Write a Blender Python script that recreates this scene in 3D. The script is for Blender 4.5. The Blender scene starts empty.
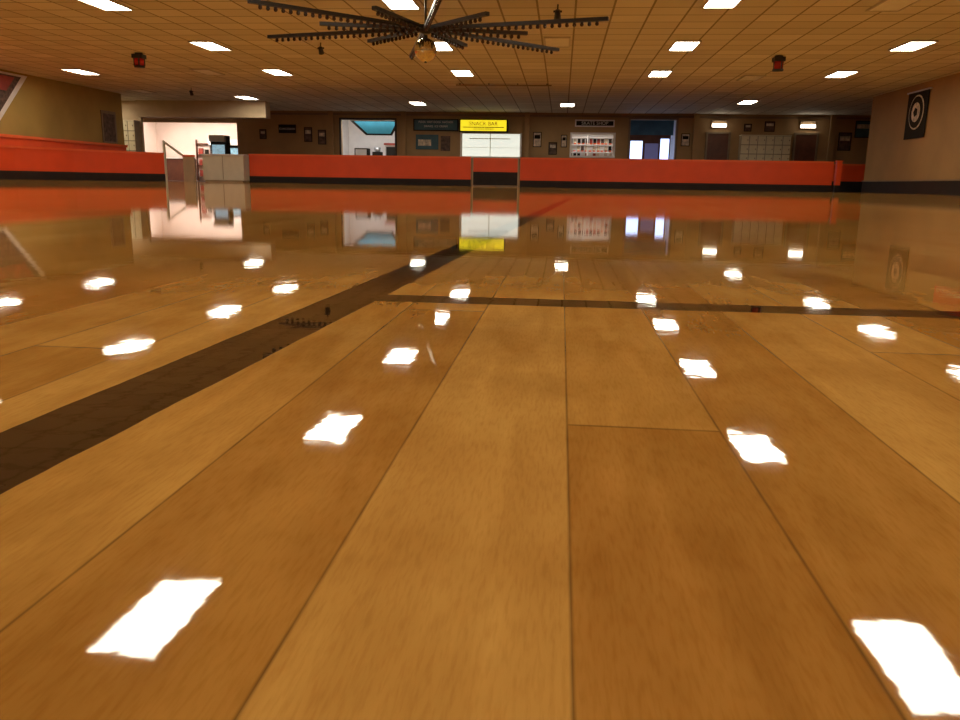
import bpy, bmesh, math, random
from mathutils import Vector, Matrix
random.seed(7)
sc = bpy.context.scene
try:
    sc.view_settings.view_transform = 'Standard'
    sc.view_settings.look = 'None'
except Exception: pass

CEIL = 2.96
YB = 34.3
# ---------------------------------------------------------------- materials
def mat(name, col, rough=0.6, var=0.12, scale=4.0, emit=0, ecol=None, metal=0, spec=0.5, coat=0):
    m=bpy.data.materials.new(name); m.use_nodes=True
    nt=m.node_tree; b=nt.nodes['Principled BSDF']
    tc=nt.nodes.new('ShaderNodeTexCoord'); n=nt.nodes.new('ShaderNodeTexNoise')
    n.inputs['Scale'].default_value=scale; n.inputs['Detail'].default_value=4
    r=nt.nodes.new('ShaderNodeValToRGB')
    r.color_ramp.elements[0].position=.3; r.color_ramp.elements[1].position=.7
    r.color_ramp.elements[0].color=(col[0]*(1-var),col[1]*(1-var),col[2]*(1-var),1)
    r.color_ramp.elements[1].color=(min(1,col[0]*(1+var)),min(1,col[1]*(1+var)),min(1,col[2]*(1+var)),1)
    nt.links.new(tc.outputs['Object'],n.inputs['Vector'])
    nt.links.new(n.outputs['Fac'],r.inputs['Fac'])
    nt.links.new(r.outputs['Color'],b.inputs['Base Color'])
    b.inputs['Roughness'].default_value=rough
    b.inputs['Metallic'].default_value=metal
    b.inputs['Specular IOR Level'].default_value=spec
    b.inputs['Coat Weight'].default_value=coat
    if emit:
        b.inputs['Emission Color'].default_value=ecol or col
        b.inputs['Emission Strength'].default_value=emit
    return m

class N:
    """tiny node-math helper"""
    def __init__(s,nt): s.nt=nt
    def m(s,op,a,b=None,c=None):
        n=s.nt.nodes.new('ShaderNodeMath'); n.operation=op
        for i,v in enumerate((a,b,c)):
            if v is None: continue
            if isinstance(v,(int,float)): n.inputs[i].default_value=v
            else: s.nt.links.new(v,n.inputs[i])
        return n.outputs[0]
    def mix(s,f,a,b,mode='MIX'):
        n=s.nt.nodes.new('ShaderNodeMix'); n.data_type='RGBA'; n.blend_type=mode
        for sock,v in ((n.inputs[0],f),(n.inputs[6],a),(n.inputs[7],b)):
            if isinstance(v,(int,float,tuple)): sock.default_value=v
            else: s.nt.links.new(v,sock)
        return n.outputs[2]

def floor_material():
    m=bpy.data.materials.new('maple_rink_floor'); m.use_nodes=True
    nt=m.node_tree; b=nt.nodes['Principled BSDF']; k=N(nt)
    tc=nt.nodes.new('ShaderNodeTexCoord'); sp=nt.nodes.new('ShaderNodeSeparateXYZ')
    nt.links.new(tc.outputs['Object'],sp.inputs[0]); x,y=sp.outputs[0],sp.outputs[1]
    W=0.0575; L=1.15
    cx=k.m('DIVIDE',k.m('SUBTRACT',x,0.0054),W)
    col=k.m('FLOOR',cx); fx=k.m('FRACT',cx)
    off=k.m('FRACT',k.m('MULTIPLY',col,0.618))
    cy=k.m('ADD',k.m('DIVIDE',k.m('SUBTRACT',y,0.297),L),off)
    row=k.m('FLOOR',cy); fy=k.m('FRACT',cy)
    dx=k.m('MULTIPLY',k.m('MINIMUM',fx,k.m('SUBTRACT',1,fx)),W)
    dy=k.m('MULTIPLY',k.m('MINIMUM',fy,k.m('SUBTRACT',1,fy)),L)
    sx=k.m('SUBTRACT',1,k.m('SMOOTH_MIN',k.m('DIVIDE',dx,0.0007),1,0.3))
    sy=k.m('SUBTRACT',1,k.m('SMOOTH_MIN',k.m('DIVIDE',dy,0.0014),1,0.3))
    seam=k.m('MAXIMUM',k.m('MAXIMUM',sx,sy),0)
    wear=nt.nodes.new('ShaderNodeTexNoise'); wear.inputs['Scale'].default_value=28; wear.inputs['Detail'].default_value=3
    nt.links.new(tc.outputs['Object'],wear.inputs['Vector'])
    seam=k.m('MULTIPLY',seam,k.m('ADD',0.3,wear.outputs['Fac']))
    cb=nt.nodes.new('ShaderNodeCombineXYZ'); nt.links.new(col,cb.inputs[0]); nt.links.new(row,cb.inputs[1])
    wn=nt.nodes.new('ShaderNodeTexWhiteNoise'); wn.noise_dimensions='3D'; nt.links.new(cb.outputs[0],wn.inputs['Vector'])
    tone=k.m('FRACT',k.m('ADD',k.m('ADD',k.m('MULTIPLY',col,0.65),k.m('MULTIPLY',row,0.40)),0.55))
    ramp=nt.nodes.new('ShaderNodeValToRGB')
    ramp.color_ramp.elements[0].color=(0.43,0.205,0.040,1)
    ramp.color_ramp.elements[1].color=(0.64,0.375,0.098,1)
    e=ramp.color_ramp.elements.new(0.5); e.color=(0.54,0.290,0.064,1)
    nt.links.new(tone,ramp.inputs['Fac'])
    mp=nt.nodes.new('ShaderNodeMapping'); mp.inputs['Scale'].default_value=(60,9,1)
    nt.links.new(tc.outputs['Object'],mp.inputs[0])
    addv=nt.nodes.new('ShaderNodeVectorMath'); addv.operation='ADD'
    nt.links.new(mp.outputs[0],addv.inputs[0]); nt.links.new(wn.outputs['Color'],addv.inputs[1])
    gn=nt.nodes.new('ShaderNodeTexNoise'); gn.inputs['Scale'].default_value=1.0; gn.inputs['Detail'].default_value=6
    gn.inputs['Distortion'].default_value=0.6
    nt.links.new(addv.outputs[0],gn.inputs['Vector'])
    gr=nt.nodes.new('ShaderNodeValToRGB')
    gr.color_ramp.elements[0].position=.3; gr.color_ramp.elements[0].color=(0.76,0.68,0.58,1)
    gr.color_ramp.elements[1].position=.68; gr.color_ramp.elements[1].color=(1.06,1.06,1.06,1)
    nt.links.new(gn.outputs['Fac'],gr.inputs['Fac'])
    c=k.mix(0.75,ramp.outputs['Color'],gr.outputs['Color'],'MULTIPLY')
    # fine maple flecks
    mp2=nt.nodes.new('ShaderNodeMapping'); mp2.inputs['Scale'].default_value=(900,110,1)
    nt.links.new(tc.outputs['Object'],mp2.inputs[0])
    fn=nt.nodes.new('ShaderNodeTexNoise'); fn.inputs['Scale'].default_value=1.0; fn.inputs['Detail'].default_value=3
    nt.links.new(mp2.outputs[0],fn.inputs['Vector'])
    fr=nt.nodes.new('ShaderNodeValToRGB')
    fr.color_ramp.elements[0].position=.3; fr.color_ramp.elements[0].color=(0.86,0.80,0.72,1)
    fr.color_ramp.elements[1].position=.55; fr.color_ramp.elements[1].color=(1.02,1.02,1.02,1)
    nt.links.new(fn.outputs['Fac'],fr.inputs['Fac'])
    c=k.mix(0.7,c,fr.outputs['Color'],'MULTIPLY')
    sn=nt.nodes.new('ShaderNodeTexNoise'); sn.inputs['Scale'].default_value=12; sn.inputs['Detail'].default_value=3
    nt.links.new(tc.outputs['Object'],sn.inputs['Vector'])
    sr=nt.nodes.new('ShaderNodeValToRGB')
    sr.color_ramp.elements[0].position=.35; sr.color_ramp.elements[0].color=(0.78,0.70,0.58,1)
    sr.color_ramp.elements[1].position=.62; sr.color_ramp.elements[1].color=(1.05,1.05,1.05,1)
    nt.links.new(sn.outputs['Fac'],sr.inputs['Fac'])
    c=k.mix(0.7,c,sr.outputs['Color'],'MULTIPLY')
    c=k.mix(k.m('MULTIPLY',seam,0.85),c,(0.10,0.05,0.015,1))
    # painted dark stripes, edges slightly worn
    wob=k.m('MULTIPLY',k.m('SUBTRACT',wear.outputs['Fac'],0.5),0.0025)
    l1=k.m('ADD',k.m('ABSOLUTE',k.m('SUBTRACT',x,k.m('SUBTRACT',k.m('MULTIPLY',y,0.045),0.188))),wob)
    m1=k.m('MULTIPLY',k.m('LESS_THAN',l1,0.0205),k.m('LESS_THAN',y,5.5))
    l2=k.m('ADD',k.m('ABSOLUTE',k.m('SUBTRACT',y,0.622)),wob)
    m2=k.m('MULTIPLY',k.m('LESS_THAN',l2,0.019),k.m('GREATER_THAN',x,-0.145))
    mk=k.m('MAXIMUM',m1,m2)
    dark=k.mix(gn.outputs['Fac'],(0.012,0.006,0.004,1),(0.050,0.026,0.014,1))
    c=k.mix(k.m('MULTIPLY',mk,0.98),c,dark)
    nt.links.new(c,b.inputs['Base Color'])
    b.inputs['Roughness'].default_value=0.6
    b.inputs['Specular IOR Level'].default_value=0.0
    b.inputs['Coat Weight'].default_value=0.92
    b.inputs['Coat Roughness'].default_value=0.026
    b.inputs['Coat IOR'].default_value=1.37
    # lacquer ripple
    n1=nt.nodes.new('ShaderNodeTexNoise'); n1.inputs['Scale'].default_value=45; n1.inputs['Detail'].default_value=2
    nt.links.new(tc.outputs['Object'],n1.inputs['Vector'])
    n2=nt.nodes.new('ShaderNodeTexNoise'); n2.inputs['Scale'].default_value=230; n2.inputs['Detail'].default_value=1
    nt.links.new(tc.outputs['Object'],n2.inputs['Vector'])
    h=k.m('ADD',n1.outputs['Fac'],k.m('MULTIPLY',n2.outputs['Fac'],0.10))
    bp=nt.nodes.new('ShaderNodeBump'); bp.inputs['Distance'].default_value=0.00005; bp.inputs['Strength'].default_value=1
    nt.links.new(h,bp.inputs['Height'])
    nt.links.new(bp.outputs[0],b.inputs['Coat Normal'])
    return m

TX,TY=0.627,0.61
def ceiling_material():
    m=bpy.data.materials.new('acoustic_tile'); m.use_nodes=True
    nt=m.node_tree; b=nt.nodes['Principled BSDF']; k=N(nt)
    tc=nt.nodes.new('ShaderNodeTexCoord'); sp=nt.nodes.new('ShaderNodeSeparateXYZ')
    nt.links.new(tc.outputs['Object'],sp.inputs[0]); x,y=sp.outputs[0],sp.outputs[1]
    cx=k.m('DIVIDE',k.m('ADD',x,2.7+TX/2),TX); cy=k.m('DIVIDE',k.m('SUBTRACT',y,5.14),TY)
    fx=k.m('FRACT',cx); fy=k.m('FRACT',cy)
    dx=k.m('MULTIPLY',k.m('MINIMUM',fx,k.m('SUBTRACT',1,fx)),TX)
    dy=k.m('MULTIPLY',k.m('MINIMUM',fy,k.m('SUBTRACT',1,fy)),TY)
    line=k.m('LESS_THAN',k.m('MINIMUM',dx,dy),0.018)
    cb=nt.nodes.new('ShaderNodeCombineXYZ'); nt.links.new(k.m('FLOOR',cx),cb.inputs[0]); nt.links.new(k.m('FLOOR',cy),cb.inputs[1])
    wn=nt.nodes.new('ShaderNodeTexWhiteNoise'); nt.links.new(cb.outputs[0],wn.inputs['Vector'])
    c=k.mix(wn.outputs['Value'],(0.60,0.56,0.46,1),(0.84,0.80,0.68,1))
    n=nt.nodes.new('ShaderNodeTexNoise'); n.inputs['Scale'].default_value=0.7; n.inputs['Detail'].default_value=4
    nt.links.new(tc.outputs['Object'],n.inputs['Vector'])
    c=k.mix(n.outputs['Fac'],c,(0.66,0.58,0.44,1))
    c=k.mix(k.m('MULTIPLY',line,0.85),c,(0.20,0.15,0.09,1))
    nt.links.new(c,b.inputs['Base Color']); b.inputs['Roughness'].default_value=0.85
    return m

M={}
M['floor']=floor_material(); M['ceil']=ceiling_material()
M['wall']=mat('brown_wall_paint',(0.42,0.26,0.115),0.7,0.1,1.5)
M['wallR']=mat('right_wall_paint',(0.36,0.20,0.070),0.7,0.1,1.0)
M['wallL']=mat('olive_wall_paint',(0.40,0.26,0.065),0.7,0.12,1.0)
M['white']=mat('white_paint',(0.85,0.80,0.76),0.6,0.04)
M['pink']=mat('lobby_wall_paint',(0.82,0.68,0.60),0.6,0.06,1.0)
M['beam']=mat('beam_paint',(0.50,0.37,0.23),0.7,0.06)
M['cream']=mat('cream_laminate',(0.76,0.72,0.56),0.5,0.05)
M['orange']=mat('orange_laminate',(0.84,0.080,0.010),0.4,0.06,2)
M['orange2']=mat('orange_cap',(0.90,0.14,0.03),0.35,0.05,2)
M['black']=mat('black_rubber',(0.018,0.012,0.010),0.6,0.2,spec=0.3)
M['bmetal']=mat('black_metal',(0.02,0.015,0.011),0.4,0.2,10)
M['carpet']=mat('dark_carpet',(0.10,0.06,0.05),0.95,0.4,30)
M['locker']=mat('locker_enamel',(0.88,0.78,0.54),0.45,0.05)
M['lockdark']=mat('locker_gap',(0.40,0.30,0.18),0.6)
M['bulb']=mat('dark_bulb_glass',(0.05,0.025,0.02),0.15,0.2,10)
M['mirror']=mat('mirror_facets',(0.85,0.66,0.38),0.12,0.35,25,metal=1)
M['panel']=mat('light_diffuser',(0.9,0.88,0.82),0.5,0.02,emit=27,ecol=(1.0,0.91,0.73,1))
M['off']=mat('unlit_diffuser',(0.88,0.85,0.75),0.5,0.05)
M['frame']=mat('aluminium_frame',(0.55,0.5,0.42),0.4,0.05,metal=0.3)
M['yellow']=mat('yellow_sign_face',(0.9,0.75,0.03),0.5,0.05,emit=1.0,ecol=(0.95,0.75,0.02,1))
M['blue']=mat('blue_board',(0.05,0.12,0.15),0.6,0.2,3)
M['blueneon']=mat('blue_awning',(0.05,0.30,0.42),0.5,0.1,3,emit=0.05,ecol=(0.05,0.4,0.6,1))
M['day']=mat('daylight_pane',(0.5,0.7,1.0),0.3,0.05,emit=2.4,ecol=(0.50,0.62,1.0,1))
M['dayd']=mat('dim_daylight_pane',(0.2,0.2,0.4),0.3,0.05,emit=0.12,ecol=(0.35,0.35,0.75,1))
M['door']=mat('dark_wood_door',(0.14,0.045,0.022),0.45,0.2,4)
M['doorfr']=mat('door_frame_paint',(0.24,0.16,0.09),0.5)
M['red']=mat('red_lens',(0.35,0.015,0.01),0.2,0.1,8,emit=0.03,ecol=(0.9,0.05,0.01,1))
M['boothlamp']=mat('booth_lamp',(0.9,0.9,0.9),0.5,0.02,emit=20,ecol=(0.95,0.97,1,1))
M['lobbylamp']=mat('lobby_lamp',(0.9,0.9,0.9),0.5,0.02,emit=13,ecol=(1,0.88,0.78,1))
M['steel']=mat('stainless',(0.6,0.6,0.6),0.3,0.05,metal=0.8)
M['ink']=mat('sign_ink',(0.025,0.020,0.015),0.8,spec=0.1)
M['paper']=mat('poster_paper',(0.68,0.56,0.42),0.7,0.4,9)
M['poster2']=mat('poster_dark',(0.12,0.07,0.05),0.7,0.6,9)
M['redsign']=mat('banner_red',(0.35,0.05,0.03),0.6,0.3,3)
M['screen']=mat('arcade_screen',(0.2,0.4,0.5),0.3,0.5,8,emit=0.6,ecol=(0.4,0.6,0.7,1))
M['frost']=mat('glowing_frosted_pane',(0.85,0.85,0.78),0.4,0.05,emit=0.75,ecol=(0.95,1.0,0.88,1))  # pane glows by itself in place of a lit booth behind it
M['sconce']=mat('sconce_glass',(0.9,0.88,0.8),0.4,0.02,emit=9,ecol=(1,0.92,0.75,1))

# ---------------------------------------------------------------- mesh builder
class MB:
    def __init__(s): s.bm=bmesh.new(); s.mats=[]
    def mi(s,k):
        if k not in s.mats: s.mats.append(k)
        return s.mats.index(k)
    def faces_of(s,verts,k,smooth=False):
        i=s.mi(k)
        fs={f for v in verts for f in v.link_faces}
        for f in fs: f.material_index=i; f.smooth=smooth
    def box(s,x0,x1,y0,y1,z0,z1,k,mtx=None):
        r=bmesh.ops.create_cube(s.bm,size=1)
        for v in r['verts']:
            v.co=Vector((x0+(v.co.x+.5)*(x1-x0),y0+(v.co.y+.5)*(y1-y0),z0+(v.co.z+.5)*(z1-z0)))
            if mtx: v.co=mtx@v.co
        s.faces_of(r['verts'],k)
    def cyl(s,c,r1,r2,h,k,seg=20,mtx=None,smooth=True):
        r=bmesh.ops.create_cone(s.bm,cap_ends=True,segments=seg,radius1=r1,radius2=r2,depth=h)
        for v in r['verts']:
            v.co=(mtx@v.co if mtx else v.co)+Vector(c)
        s.faces_of(r['verts'],k,smooth)
    def sph(s,c,r,k,u=12,v_=8,smooth=True):
        q=bmesh.ops.create_uvsphere(s.bm,u_segments=u,v_segments=v_,radius=r)
        for v in q['verts']: v.co+=Vector(c)
        s.faces_of(q['verts'],k,smooth)
    def poly(s,pts,k):
        f=s.bm.faces.new([s.bm.verts.new(p) for p in pts]); f.material_index=s.mi(k)
    def done(s,name,bevel=0,parent=None,loc=None):
        me=bpy.data.meshes.new(name); s.bm.normal_update(); s.bm.to_mesh(me); s.bm.free()
        for k in s.mats: me.materials.append(M[k])
        o=bpy.data.objects.new(name,me); sc.collection.objects.link(o)
        if bevel:
            b=o.modifiers.new('bevel','BEVEL'); b.width=bevel; b.segments=2; b.limit_method='ANGLE'
        if loc: o.location=loc
        if parent: o.parent=parent
        return o

def simple(name,args,bevel=0):
    b=MB()
    for a in args: b.box(*a)
    return b.done(name,bevel)

def wall_xz(name,x0,x1,y0,y1,z0,z1,openings,k):
    b=MB()
    xs=sorted({x0,x1}|{o[0] for o in openings}|{o[1] for o in openings})
    for a,c in zip(xs[:-1],xs[1:]):
        zz=[(z0,z1)]
        for o in openings:
            if o[0]<=a+1e-6 and o[1]>=c-1e-6:
                nz=[]
                for p,q in zz:
                    if o[2]>p: nz.append((p,min(q,o[2])))
                    if o[3]<q: nz.append((max(p,o[3]),q))
                zz=nz
        for p,q in zz: b.box(a,c,y0,y1,p,q,k)
    return b.done(name)

def text(s,size,x,y,z,k,parent,ext=0.004):
    cu=bpy.data.curves.new('lettering','FONT'); cu.body=s; cu.size=size; cu.align_x='CENTER'; cu.align_y='CENTER'
    cu.extrude=ext; cu.materials.append(M[k])
    o=bpy.data.objects.new('lettering',cu); sc.collection.objects.link(o)
    o.location=(x,y,z); o.rotation_euler=(math.pi/2,0,0)
    o.parent=parent
    return o

# ---------------------------------------------------------------- room shell
XR=9.7; XL=-15.5; YS=-9.0
simple('floor',[(-19.4,13.4,YS-.2,26.9,-0.2,0.0,'floor')])
simple('floor_carpet',[(-19.4,13.4,26.9,38.2,-0.2,0.0,'carpet')])
simple('ceiling',[(-19.4,13.4,YS-.2,38.2,CEIL,CEIL+.2,'ceil')])
simple('wall_right',[(XR,XR+.2,YS,27.6,0.0,CEIL,'wallR'),(XR+.2,13.2,27.4,27.6,0,CEIL,'wallR')])
simple('baseboard_right',[(XR-.04,XR,YS,27.6,0,0.34,'black'),(XR-.06,XR,YS,27.6,0.34,0.38,'doorfr')])
simple('wall_left',[(XL-.2,XL,YS,28.0,0,CEIL,'wallL'),(-19.2,XL-.2,27.8,28.0,0,CEIL,'wallL')])
simple('trim_left',[(XL,XL+.05,YS,28.0,0.0,1.14,'orange'),(XL,XL+.10,YS,28.0,1.14,1.22,'orange2')])
simple('wall_front',[(-19.4,13.4,YS-.2,YS,0,CEIL,'wall')])
simple('wall_recess_right',[(13.2,13.4,27.4,38,0,CEIL,'wall')])
simple('wall_recess_left',[(-19.4,-19.2,27.8,38,0,CEIL,'pink')])
simple('wall_lobby_stub',[(-19.2,-16.15,30.5,30.65,0,CEIL,'beam')])
simple('beam_lobby',[(-16.15,-11.1,30.2,30.7,2.36,CEIL,'beam')])
ops=[(-19.2,-13.9,0,2.45),(-9.34,-7.04,1.1,2.62),(-4.22,-1.77,1.18,2.13),(0.35,2.04,1.28,2.14),(2.7,4.53,0,2.72)]
wall_xz('wall_back',-19.2,13.2,YB,YB+.18,0,CEIL,ops,'wall')
simple('wall_service_back',[(-13.7,13.2,37.6,37.8,0,CEIL,'white')])
simple('wall_lobby_back',[(-19.2,-13.9,37.6,37.8,0,CEIL,'pink'),(-13.9,-13.7,YB+.18,37.8,0,CEIL,'pink')])
simple('wall_partition',[(x,x+.1,YB+.18,37.6,0,CEIL,'white') for x in (-10.0,-6.3,-0.4,2.4,4.8)])
simple('trim_back',[(-13.9,13.1,YB-.05,YB,2.80,2.88,'doorfr')])

# ---------------------------------------------------------------- ceiling light panels
HW,HL=.235,.53
def panel(kind):
    b=MB()
    b.box(-HW,HW,-HL,HL,-.018,-.006,kind)
    for a in ((-HW-.03,-HW,-HL-.03,HL+.03),(HW,HW+.03,-HL-.03,HL+.03),(-HW,HW,-HL-.03,-HL),(-HW,HW,HL,HL+.03)):
        b.box(a[0],a[1],a[2],a[3],-.03,-.001,'frame')
    return b
def place(name,me,x,y):
    o=bpy.data.objects.new(name,me); sc.collection.objects.link(o); o.location=(x,y,CEIL); return o
COLX=[-13.4,-7.78,-2.73,2.42,6.95]; ROWY=[-7.9,-3.6,.65,4.92,9.41,13.68,17.95,22.2]
o=panel('panel').done('ceiling_light_panel',loc=(COLX[2],ROWY[3],CEIL)); pm=o.data
for j,y in enumerate(ROWY):
    for i,x in enumerate(COLX):
        if (i,j)==(2,3): continue
        place('ceiling_light_panel',pm,x,y)
for x,y in ((-5.4,30.5),(0.1,30.7),(-11.3,28.9),(6.2,29.3),(-17.6,29.2)): place('ceiling_light_panel',pm,x,y)  # last panel is an added fill light to brighten the left locker nook
o=panel('off').done('unlit_ceiling_panel',loc=(-9.75,22.2,CEIL)); po=o.data
for x,y in ((-14.2,27.0),(5.1,14.0),(4.9,23.0),(-0.2,17.5),(8.6,18.0)): place('unlit_ceiling_panel',po,x,y)

# ---------------------------------------------------------------- rink barrier
def barrier(name,pts,zt=0.93,kick=0.17,th=0.12):
    b=MB()
    P=[Vector(p) for p in pts]
    nor=[]
    for i in range(len(P)):
        d=(P[min(i+1,len(P)-1)]-P[max(i-1,0)]).normalized(); nor.append(Vector((-d.y,d.x)))
    def band(z0,z1,t,k):
        i_=b.mi(k); rows=[]
        for p,n in zip(P,nor):
            a=p+n*t/2; c=p-n*t/2
            rows.append([b.bm.verts.new((q.x,q.y,z)) for q,z in ((a,z0),(a,z1),(c,z1),(c,z0))])
        for r,s in zip(rows[:-1],rows[1:]):
            for j in range(4):
                f=b.bm.faces.new((r[j],r[(j+1)%4],s[(j+1)%4],s[j])); f.material_index=i_
        for r in (rows[0],rows[-1]):
            f=b.bm.faces.new(r); f.material_index=i_
    band(0,kick,th+.03,'black'); band(kick,zt-.05,th,'orange'); band(zt-.05,zt,th+.05,'orange2')
    bmesh.ops.recalc_face_normals(b.bm,faces=b.bm.faces)
    return b.done(name)
barrier('rink_barrier',[(-10.35,26.5),(-8,26.5),(-2.95,26.5)],kick=.21)
barrier('rink_barrier',[(-1.35,26.5),(3,26.5),(8.35,26.5)],kick=.21)
barrier('rink_barrier',[(8.7,29.6),(13.1,29.6)],zt=.95,kick=.36)
barrier('rink_barrier',[(-14.7,-8.9),(-14.7,10),(-14.6,16),(-14.4,18),(-14.0,19.8),(-13.4,21.4),(-12.7,22.7),(-12.0,23.8)],zt=.84,kick=0.22)
g=MB()
g.box(-2.87,-1.43,26.47,26.53,0.04,0.46,'black'); g.box(-2.87,-1.43,26.46,26.54,0.46,0.86,'orange')
g.box(-2.895,-2.87,26.44,26.56,0,0.90,'beam'); g.box(-1.43,-1.405,26.44,26.56,0,0.90,'beam')
g.box(-2.87,-1.43,26.45,26.55,0.86,0.90,'orange2')
g.done('rink_gate')
simple('barrier_end_post',[(8.45,8.6,26.42,26.58,.21,.93,'orange'),(8.45,8.6,26.42,26.58,0,.21,'black'),(8.43,8.62,26.4,26.6,.93,.96,'orange2')])
c=MB()
c.box(-11.85,-10.45,26.2,26.8,0.06,0.85,'cream'); c.box(-11.9,-10.42,26.15,26.85,0.85,0.90,'white')
c.box(-11.80,-10.5,26.22,26.75,0.0,0.06,'lockdark'); c.box(-11.17,-11.15,26.19,26.2,.08,.84,'lockdark')
c.done('skate_counter',0.01)
c=MB()
c.box(-12.52,-12.15,26.2,26.3,0,0.80,'beam'); c.box(-12.52,-12.15,26.18,26.32,0.80,.86,'orange2')
mt=Matrix.Translation((-12.75,26.25,0.98))@Matrix.Rotation(math.radians(35),4,'Y')
c.box(-.55,.45,-.04,.04,-.03,.03,'cream',mt)
c.box(-13.2,-13.14,26.2,26.3,0,1.25,'cream'); c.box(-12.42,-12.36,26.2,26.3,.8,.86,'cream')
c.done('entry_handrail')

# ---------------------------------------------------------------- spider light fixture
hub=Vector((-2.17,12.95,2.40))
b=MB()
b.cyl((hub.x+.0,hub.y,(CEIL-.01+hub.z)/2),.018,.018,CEIL-.01-hub.z,'bmetal',10)
b.cyl((hub.x,hub.y,CEIL-.04),.10,.10,.06,'bmetal')
b.cyl((hub.x,hub.y,hub.z),.17,.17,.07,'bmetal'); b.cyl((hub.x,hub.y,hub.z-.055),.06,.12,.04,'bmetal')
arms=[(-14.5,2.83),(15,1.6),(44.5,2.83),(74,1.6),(105,2.83),(136,1.6),(165.8,2.83),(195,1.6),(223.8,2.83),(253,1.57),(284,2.83),(314,1.52)]
for ang,L in arms:
    mt=Matrix.Translation(hub)@Matrix.Rotation(math.radians(ang),4,'Z')
    b.box(.12,L,-.035,.035,-.026,.026,'bmetal',mt)
    n=int(L/.11)
    for i in range(2,n):
        p=mt@Vector((i*.11+.03,0,-.038))
        b.cyl(p,.018,.026,.03,'bmetal',8)
        b.sph(p+Vector((0,0,-.022)),.028,'bulb',8,6)
spider=b.done('radial_light_fixture')
b=MB()
bx=hub+Vector((0,0,-.31))
b.sph(bx,.175,'mirror',28,18,False)
b.cyl(bx+Vector((0,0,.19)),.03,.03,.05,'bmetal',12)
b.cyl(bx+Vector((0,0,-.18)),.02,.02,.02,'bmetal',12)
db=b.done('mirror_ball')

for x,y in ((-10.0,19.0),(4.68,19.3)):
    b=MB()
    b.cyl((x,y,CEIL-.025),.09,.09,.04,'bmetal'); b.box(x-.12,x+.12,y-.12,y+.12,CEIL-.13,CEIL-.04,'bmetal')
    b.cyl((x,y,CEIL-.21),.10,.115,.16,'red',16); b.cyl((x,y,CEIL-.31),.12,.12,.04,'bmetal',16)
    for a in range(4):
        t=a*math.pi/2+.4; b.cyl((x+.115*math.cos(t),y+.115*math.sin(t),CEIL-.21),.014,.014,.18,'bmetal',6)
    b.done('ceiling_beacon')
for x,y in ((-5.2,17.6),(-.17,14.0),(-12,26)):
    b=MB()
    b.cyl((x,y,CEIL-.055),.012,.012,.10,'bmetal',8)
    mt=Matrix.Rotation(math.radians(35),3,'X')
    b.cyl((x,y,CEIL-.16),.06,.04,.14,'bmetal',14,mt)
    b.box(x-.07,x+.07,y-.01,y+.01,CEIL-.13,CEIL-.10,'bmetal')
    b.done('ceiling_spotlight')
b=MB(); b.box(-3.2,-.4,24.5,24.56,CEIL-.07,CEIL-.04,'doorfr')
for i in range(4): b.box(-3.1+i*.85,-3.07+i*.85,24.51,24.55,CEIL-.04,CEIL-.003,'bmetal')
b.done('ceiling_light_rail')

# ---------------------------------------------------------------- back wall fittings
Y0=YB
b=MB()
b.box(-9.42,-6.96,Y0-.16,Y0-.01,1.03,1.10,'steel')
b.box(-9.42,-9.34,Y0-.05,Y0-.005,1.10,2.70,'bmetal'); b.box(-7.04,-6.96,Y0-.05,Y0-.005,1.10,2.70,'bmetal')
b.box(-9.34,-7.04,Y0-.05,Y0-.005,2.62,2.70,'bmetal')
b.done('concession_window')
b=MB()
b.poly([(-9.2,Y0+.9,2.66),(-7.0,Y0+.9,2.66),(-7.35,Y0+.9,2.05),(-8.5,Y0+.9,2.05)],'ink')
b.poly([(-9.0,Y0+.88,2.62),(-7.15,Y0+.88,2.62),(-7.42,Y0+.88,2.12),(-8.43,Y0+.88,2.12)],'blueneon')
b.done('menu_awning')
b=MB()
b.box(-9.8,-6.4,36.2,36.9,0,.95,'white'); b.box(-9.8,-6.4,36.15,36.9,.95,1.0,'steel')
b.done('concession_counter')
b=MB()
b.box(-7.9,-7.3,36.3,36.8,1.0,1.7,'steel'); b.box(-7.85,-7.35,36.28,36.3,1.2,1.62,'ink'); b.box(-7.95,-7.25,36.25,36.85,1.7,1.78,'redsign')
b.done('popcorn_machine')
b=MB()
b.box(-9.3,-8.7,36.3,36.8,1.0,1.55,'ink'); b.box(-9.25,-8.75,36.27,36.3,1.15,1.5,'steel')
for i in range(3): b.cyl((-9.2+i*.15,36.22,1.06),.035,.045,.11,'paper',10)
b.done('soda_dispenser')
b=MB(); b.box(-8.5,-8.1,36.35,36.7,1.0,1.4,'ink'); b.cyl((-8.3,36.5,1.5),.12,.15,.2,'steel'); b.done('coffee_urn')
b=MB(); b.box(-9.6,-6.8,35.0,35.3,CEIL-.04,CEIL-.01,'boothlamp'); b.done('booth_lamp')
b=MB()
b.box(-4.2,-1.79,Y0+.06,Y0+.10,1.2,2.11,'frost')
b.box(-4.2,-1.79,Y0+.05,Y0+.06,1.55,1.562,'cream')
b.box(-4.3,-1.7,Y0-.14,Y0-.01,1.12,1.18,'steel')
b.box(-4.28,-4.22,Y0-.04,Y0-.005,1.18,2.15,'white');b.box(-1.77,-1.71,Y0-.04,Y0-.005,1.18,2.15,'white')
b.box(-3.04,-3.01,Y0+.03,Y0+.05,1.2,2.11,'cream'); b.box(-3.9,-2.2,Y0+.03,Y0+.05,1.9,1.93,'lockdark')
b.done('roller_shutter_window')
b=MB()
b.box(-4.30,-2.30,Y0-.20,Y0-.01,2.17,2.68,'ink'); b.box(-4.25,-2.35,Y0-.21,Y0-.20,2.21,2.64,'yellow'); b.box(-4.15,-2.45,Y0-.214,Y0-.21,2.34,2.37,'ink')
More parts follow.
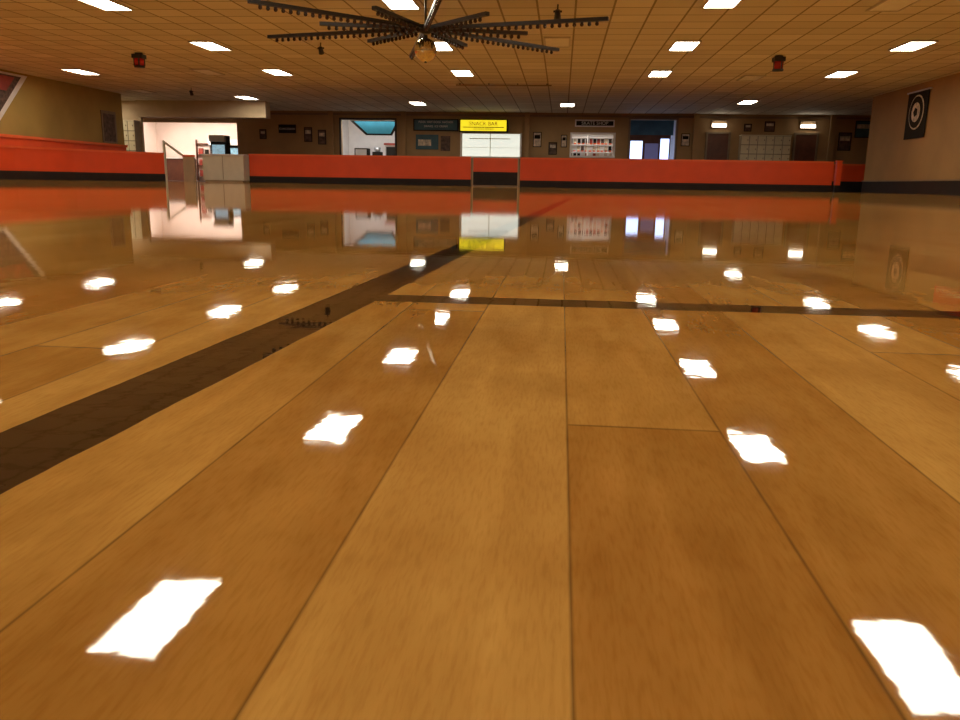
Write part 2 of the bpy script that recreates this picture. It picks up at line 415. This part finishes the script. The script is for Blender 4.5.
sg=b.done('snack_bar_sign'); text('SNACK BAR',.22,-3.3,Y0-.216,2.49,'redsign',sg); text('ICE COLD DRINKS',.10,-3.3,Y0-.216,2.28,'ink',sg)
b=MB(); b.box(-6.25,-4.36,Y0-.08,Y0-.01,2.2,2.68,'ink'); b.box(-6.2,-4.4,Y0-.085,Y0-.08,2.24,2.64,'blue')
sg=b.done('menu_board')
text('PIZZA  HOT DOGS  NACHOS',.11,-5.3,Y0-.09,2.55,'white',sg); text('DRINKS  ICE CREAM',.11,-5.3,Y0-.09,2.38,'white',sg)
b=MB(); b.box(-6.15,-5.2,Y0-.04,Y0-.01,1.45,2.05,'blue'); b.box(-5.1,-4.7,Y0-.04,Y0-.01,1.4,2.0,'poster2'); b.box(-6.05,-5.5,Y0-.045,Y0-.04,1.6,1.85,'paper'); b.done('notice_poster')
b=MB()
b.box(.27,.35,Y0-.04,Y0-.005,1.2,2.2,'white'); b.box(2.04,2.12,Y0-.04,Y0-.005,1.2,2.2,'white')
b.box(.35,2.04,Y0-.04,Y0-.005,2.14,2.2,'white'); b.box(.27,2.12,Y0-.15,Y0-.005,1.2,1.27,'white')
b.done('skate_shop_window')
b=MB()
for z in (1.15,1.45,1.75,2.05): b.box(-.2,2.3,35.3,35.7,z,z+.03,'white')
for x in (-.2,1.0,2.25): b.box(x,x+.05,35.3,35.7,0,2.3,'white')
for z in (1.18,1.48,1.78):
    x=-.1
    while x<2.1:
        k=random.choice(['ink','white','ink','redsign','paper','poster2'])
        b.box(x,x+.12,35.34,35.6,z+.06,z+.13,k); b.box(x,x+.12,35.48,35.6,z+.13,z+.24,k)
        b.cyl((x+.06,35.38,z+.03),.03,.03,.10,'orange2',10,Matrix.Rotation(math.pi/2,3,'Y'))
        b.cyl((x+.06,35.55,z+.03),.03,.03,.10,'orange2',10,Matrix.Rotation(math.pi/2,3,'Y'))
        x+=random.uniform(.15,.19)
b.done('rental_skate_shelf')
simple('booth_lamp',[(0,2.1,34.8,35.0,CEIL-.04,CEIL-.01,'boothlamp')])
b=MB(); b.box(.45,2.05,Y0-.07,Y0-.01,2.42,2.70,'white'); b.box(.50,2.00,Y0-.075,Y0-.07,2.47,2.65,'ink')
sg=b.done('skate_shop_sign'); text('SKATE SHOP',.19,1.25,Y0-.08,2.56,'white',sg)
b=MB()
b.box(2.62,2.7,Y0-.04,Y0-.005,0,2.8,'doorfr'); b.box(4.53,4.61,Y0-.04,Y0-.005,0,2.8,'doorfr'); b.box(2.7,4.53,Y0-.04,Y0-.005,2.72,2.8,'doorfr')
b.done('door_frame')
b=MB()
b.box(2.55,4.7,36.4,36.5,2.25,CEIL-.01,'blue')
for x0,x1,k,zz in ((2.9,3.42,'day',2.0),(3.52,4.10,'dayd',1.9),(4.18,4.55,'day',2.1)):
    b.box(x0-.05,x0,36.4,36.46,0,2.25,'door'); b.box(x1,x1+.05,36.4,36.46,0,2.25,'door')
    b.box(x0,x1,36.42,36.44,.25,zz,k); b.box(x0,x1,36.4,36.46,0,.25,'door'); b.box(x0,x1,36.4,36.46,zz,2.25,'door')
    b.box(x0,x1,36.38,36.41,1.02,1.08,'door')
b.done('door_1')
def door(name,x0,x1,zt):
    b=MB()
    b.box(x0,x1,Y0-.05,Y0-.005,0,zt,'door')
    b.box(x0-.08,x0,Y0-.08,Y0-.005,0,zt+.08,'doorfr'); b.box(x1,x1+.08,Y0-.08,Y0-.005,0,zt+.08,'doorfr'); b.box(x0,x1,Y0-.08,Y0-.005,zt,zt+.08,'doorfr')
    for z0,z1 in ((.2,.95),(1.1,zt-.15)): b.box(x0+.14,x1-.14,Y0-.065,Y0-.05,z0,z1,'door')
    b.sph((x1-.08,Y0-.1,1.0),.035,'steel')
    b.done(name)
door('door_2',5.8,6.62,2.2); door('door_3',9.25,10.05,2.2)
def lockers(name,x0,x1,y,nz,nx,zt):
    b=MB(); b.box(x0,x1,y-.4,y,0,zt,'lockdark')
    w=(x1-x0)/nx; h=zt/nz
    for i in range(nx):
        for j in range(nz):
            b.box(x0+i*w+.015,x0+(i+1)*w-.015,y-.42,y-.4,j*h+.015,(j+1)*h-.015,'locker')
            b.box(x0+(i+1)*w-.08,x0+(i+1)*w-.05,y-.435,y-.42,j*h+h*.45,j*h+h*.6,'lockdark')
    b.box(x0-.01,x1+.01,y-.43,y,zt,zt+.03,'locker')
    b.done(name)
lockers('locker_bank',7.05,8.98,Y0-.01,6,6,2.12)
lockers('locker_bank',-17.3,-16.2,30.48,6,4,2.2)
for x,z in ((6.2,2.55),(9.65,2.55)):
    b=MB(); b.box(x-.3,x+.3,Y0-.12,Y0-.01,z-.12,z+.14,'doorfr'); b.box(x-.27,x+.27,Y0-.20,Y0-.12,z-.09,z+.02,'sconce'); b.box(x-.3,x+.3,Y0-.22,Y0-.01,z+.14,z+.17,'doorfr')
    b.done('wall_light')
b=MB(); b.box(-12.05,-11.3,Y0-.05,Y0-.01,2.05,2.4,'ink'); sg=b.done('wall_sign'); text('CONCESSION',.11,-11.67,Y0-.06,2.22,'white',sg)
def poster(x0,x1,z0,z1,k):
    b=MB(); b.box(x0,x1,Y0-.03,Y0-.01,z0,z1,'ink'); b.box(x0+.03,x1-.03,Y0-.035,Y0-.03,z0+.03,z1-.03,k)
    b.box(x0+.06,x1-.06,Y0-.038,Y0-.035,z0+(z1-z0)*.55,z0+(z1-z0)*.8,'paper' if k!='paper' else 'ink'); b.done('framed_poster')
for a in ((-10.95,-10.6,1.7,2.3,'poster2'),(-10.35,-10.0,1.6,2.2,'poster2'),(-1.25,-.9,1.6,2.2,'paper'),(-.6,-.25,1.3,1.8,'poster2'),(-.1,.15,1.6,2.1,'paper'),
          (4.75,5.1,1.7,2.2,'paper'),(8.0,8.4,2.3,2.7,'poster2'),(10.9,11.4,1.6,2.3,'poster2'),(11.5,12.4,2.1,2.75,'blue'),(-12.9,-12.6,1.8,2.2,'poster2'),(7.2,7.5,2.3,2.6,'poster2')):
    poster(*a)
for x in (5.2,-9.85,-6.75,-1.6,10.5):
    simple('pillar',[(x,x+.2,Y0-.2,Y0-.06,0,CEIL-.005,'wall')])
def arcade(x,y,k):
    b=MB()
    b.box(x-.33,x+.33,y-.35,y+.4,0,.9,k); b.box(x-.33,x+.33,y-.05,y+.4,.9,1.85,k)
    b.box(x-.27,x+.27,y-.08,y-.05,1.0,1.5,'screen'); b.box(x-.33,x+.33,y-.22,y+.4,1.62,1.88,'white')
    b.box(x-.30,x+.30,y-.40,y-.05,.88,.95,'bmetal'); b.sph((x-.1,y-.25,1.03),.03,'redsign'); b.cyl((x-.1,y-.25,.98),.01,.01,.08,'ink',8)
    b.done('arcade_cabinet',0.01)
arcade(-14.35,33.4,'ink'); arcade(-15.9,36.8,'poster2'); arcade(-15.0,36.8,'ink')
b=MB()
b.box(-18.6,-17.3,36.9,37.5,0,1.0,'door'); b.box(-18.65,-17.25,36.85,37.55,1.0,1.05,'white')
b.done('ticket_desk')
b=MB()
for i in range(4):
    b.box(-17.2,-16.5,37.45,37.58,.2+.5*i,.23+.5*i,'door')
    if i<3: b.box(-17.1,-16.9,37.46,37.57,.23+.5*i,.5+.5*i,'redsign'); b.box(-16.8,-16.65,37.46,37.57,.23+.5*i,.45+.5*i,'ink')
b.box(-17.23,-17.2,37.45,37.58,0,1.9,'door'); b.box(-16.5,-16.47,37.45,37.58,0,1.9,'door')
b.done('display_shelf')
simple('booth_lamp',[(-18.4,-14.6,35.2,36.4,CEIL-.04,CEIL-.01,'lobbylamp')])

# right wall banner with round seal
b=MB(); ya,yb=23.45,24.75; yc=(ya+yb)/2
b.box(XR-.04,XR-.02,ya,yb,1.50,2.74,'ink')
b.box(XR-.05,XR-.01,ya-.1,yb+.1,2.74,2.78,'steel')
my=Matrix.Rotation(math.pi/2,3,'Y')
b.cyl((XR-.045,yc,2.2),.46,.46,.01,'paper',40,my,False); b.cyl((XR-.052,yc,2.2),.42,.42,.01,'ink',40,my,False)
b.cyl((XR-.06,yc,2.2),.26,.26,.01,'paper',24,my,False); b.cyl((XR-.067,yc,2.2),.13,.13,.01,'ink',5,my,False)
b.done('seal_banner')
simple('orange_wall_banner',[(XR-.04,XR-.02,17.0,21.6,2.3,2.84,'orange'),(XR-.05,XR-.04,17.1,21.5,2.36,2.42,'white'),(XR-.05,XR-.01,16.9,21.7,2.84,2.87,'steel')])
b=MB(); x=XL+.03
b.poly([(x,22.9,2.9),(x,21.3,1.35),(x,17,1.35),(x,17,2.9)],'white')
x+=.01
b.poly([(x,22.6,2.84),(x,21.15,1.41),(x,17.1,1.41),(x,17.1,2.84)],'poster2')
x+=.01
b.poly([(x,22.3,2.8),(x,21.9,2.4),(x,17.1,2.4),(x,17.1,2.8)],'redsign')
b.done('slanted_wall_banner')
b=MB(); b.box(XL+.005,XL+.03,26.6,27.5,1.25,2.3,'doorfr'); b.box(XL+.03,XL+.04,26.7,27.4,1.3,2.2,'poster2'); b.done('framed_poster')

# ---------------------------------------------------------------- world + camera
w=bpy.data.worlds.new('world'); sc.world=w; w.use_nodes=True
w.node_tree.nodes['Background'].inputs[0].default_value=(0.5,0.4,0.3,1)
w.node_tree.nodes['Background'].inputs[1].default_value=0.3
cam=bpy.data.cameras.new('camera'); co=bpy.data.objects.new('camera',cam); sc.collection.objects.link(co)
cam.sensor_width=36; cam.lens=30.0; cam.clip_start=0.01; cam.clip_end=200
R=Matrix.Rotation(math.radians(5.5),4,'Z')@Matrix.Rotation(math.radians(90-12.44),4,'X')@Matrix.Rotation(0.0163,4,'Z')
co.matrix_world=Matrix.Translation((0,0,0.09))@R
sc.camera=co
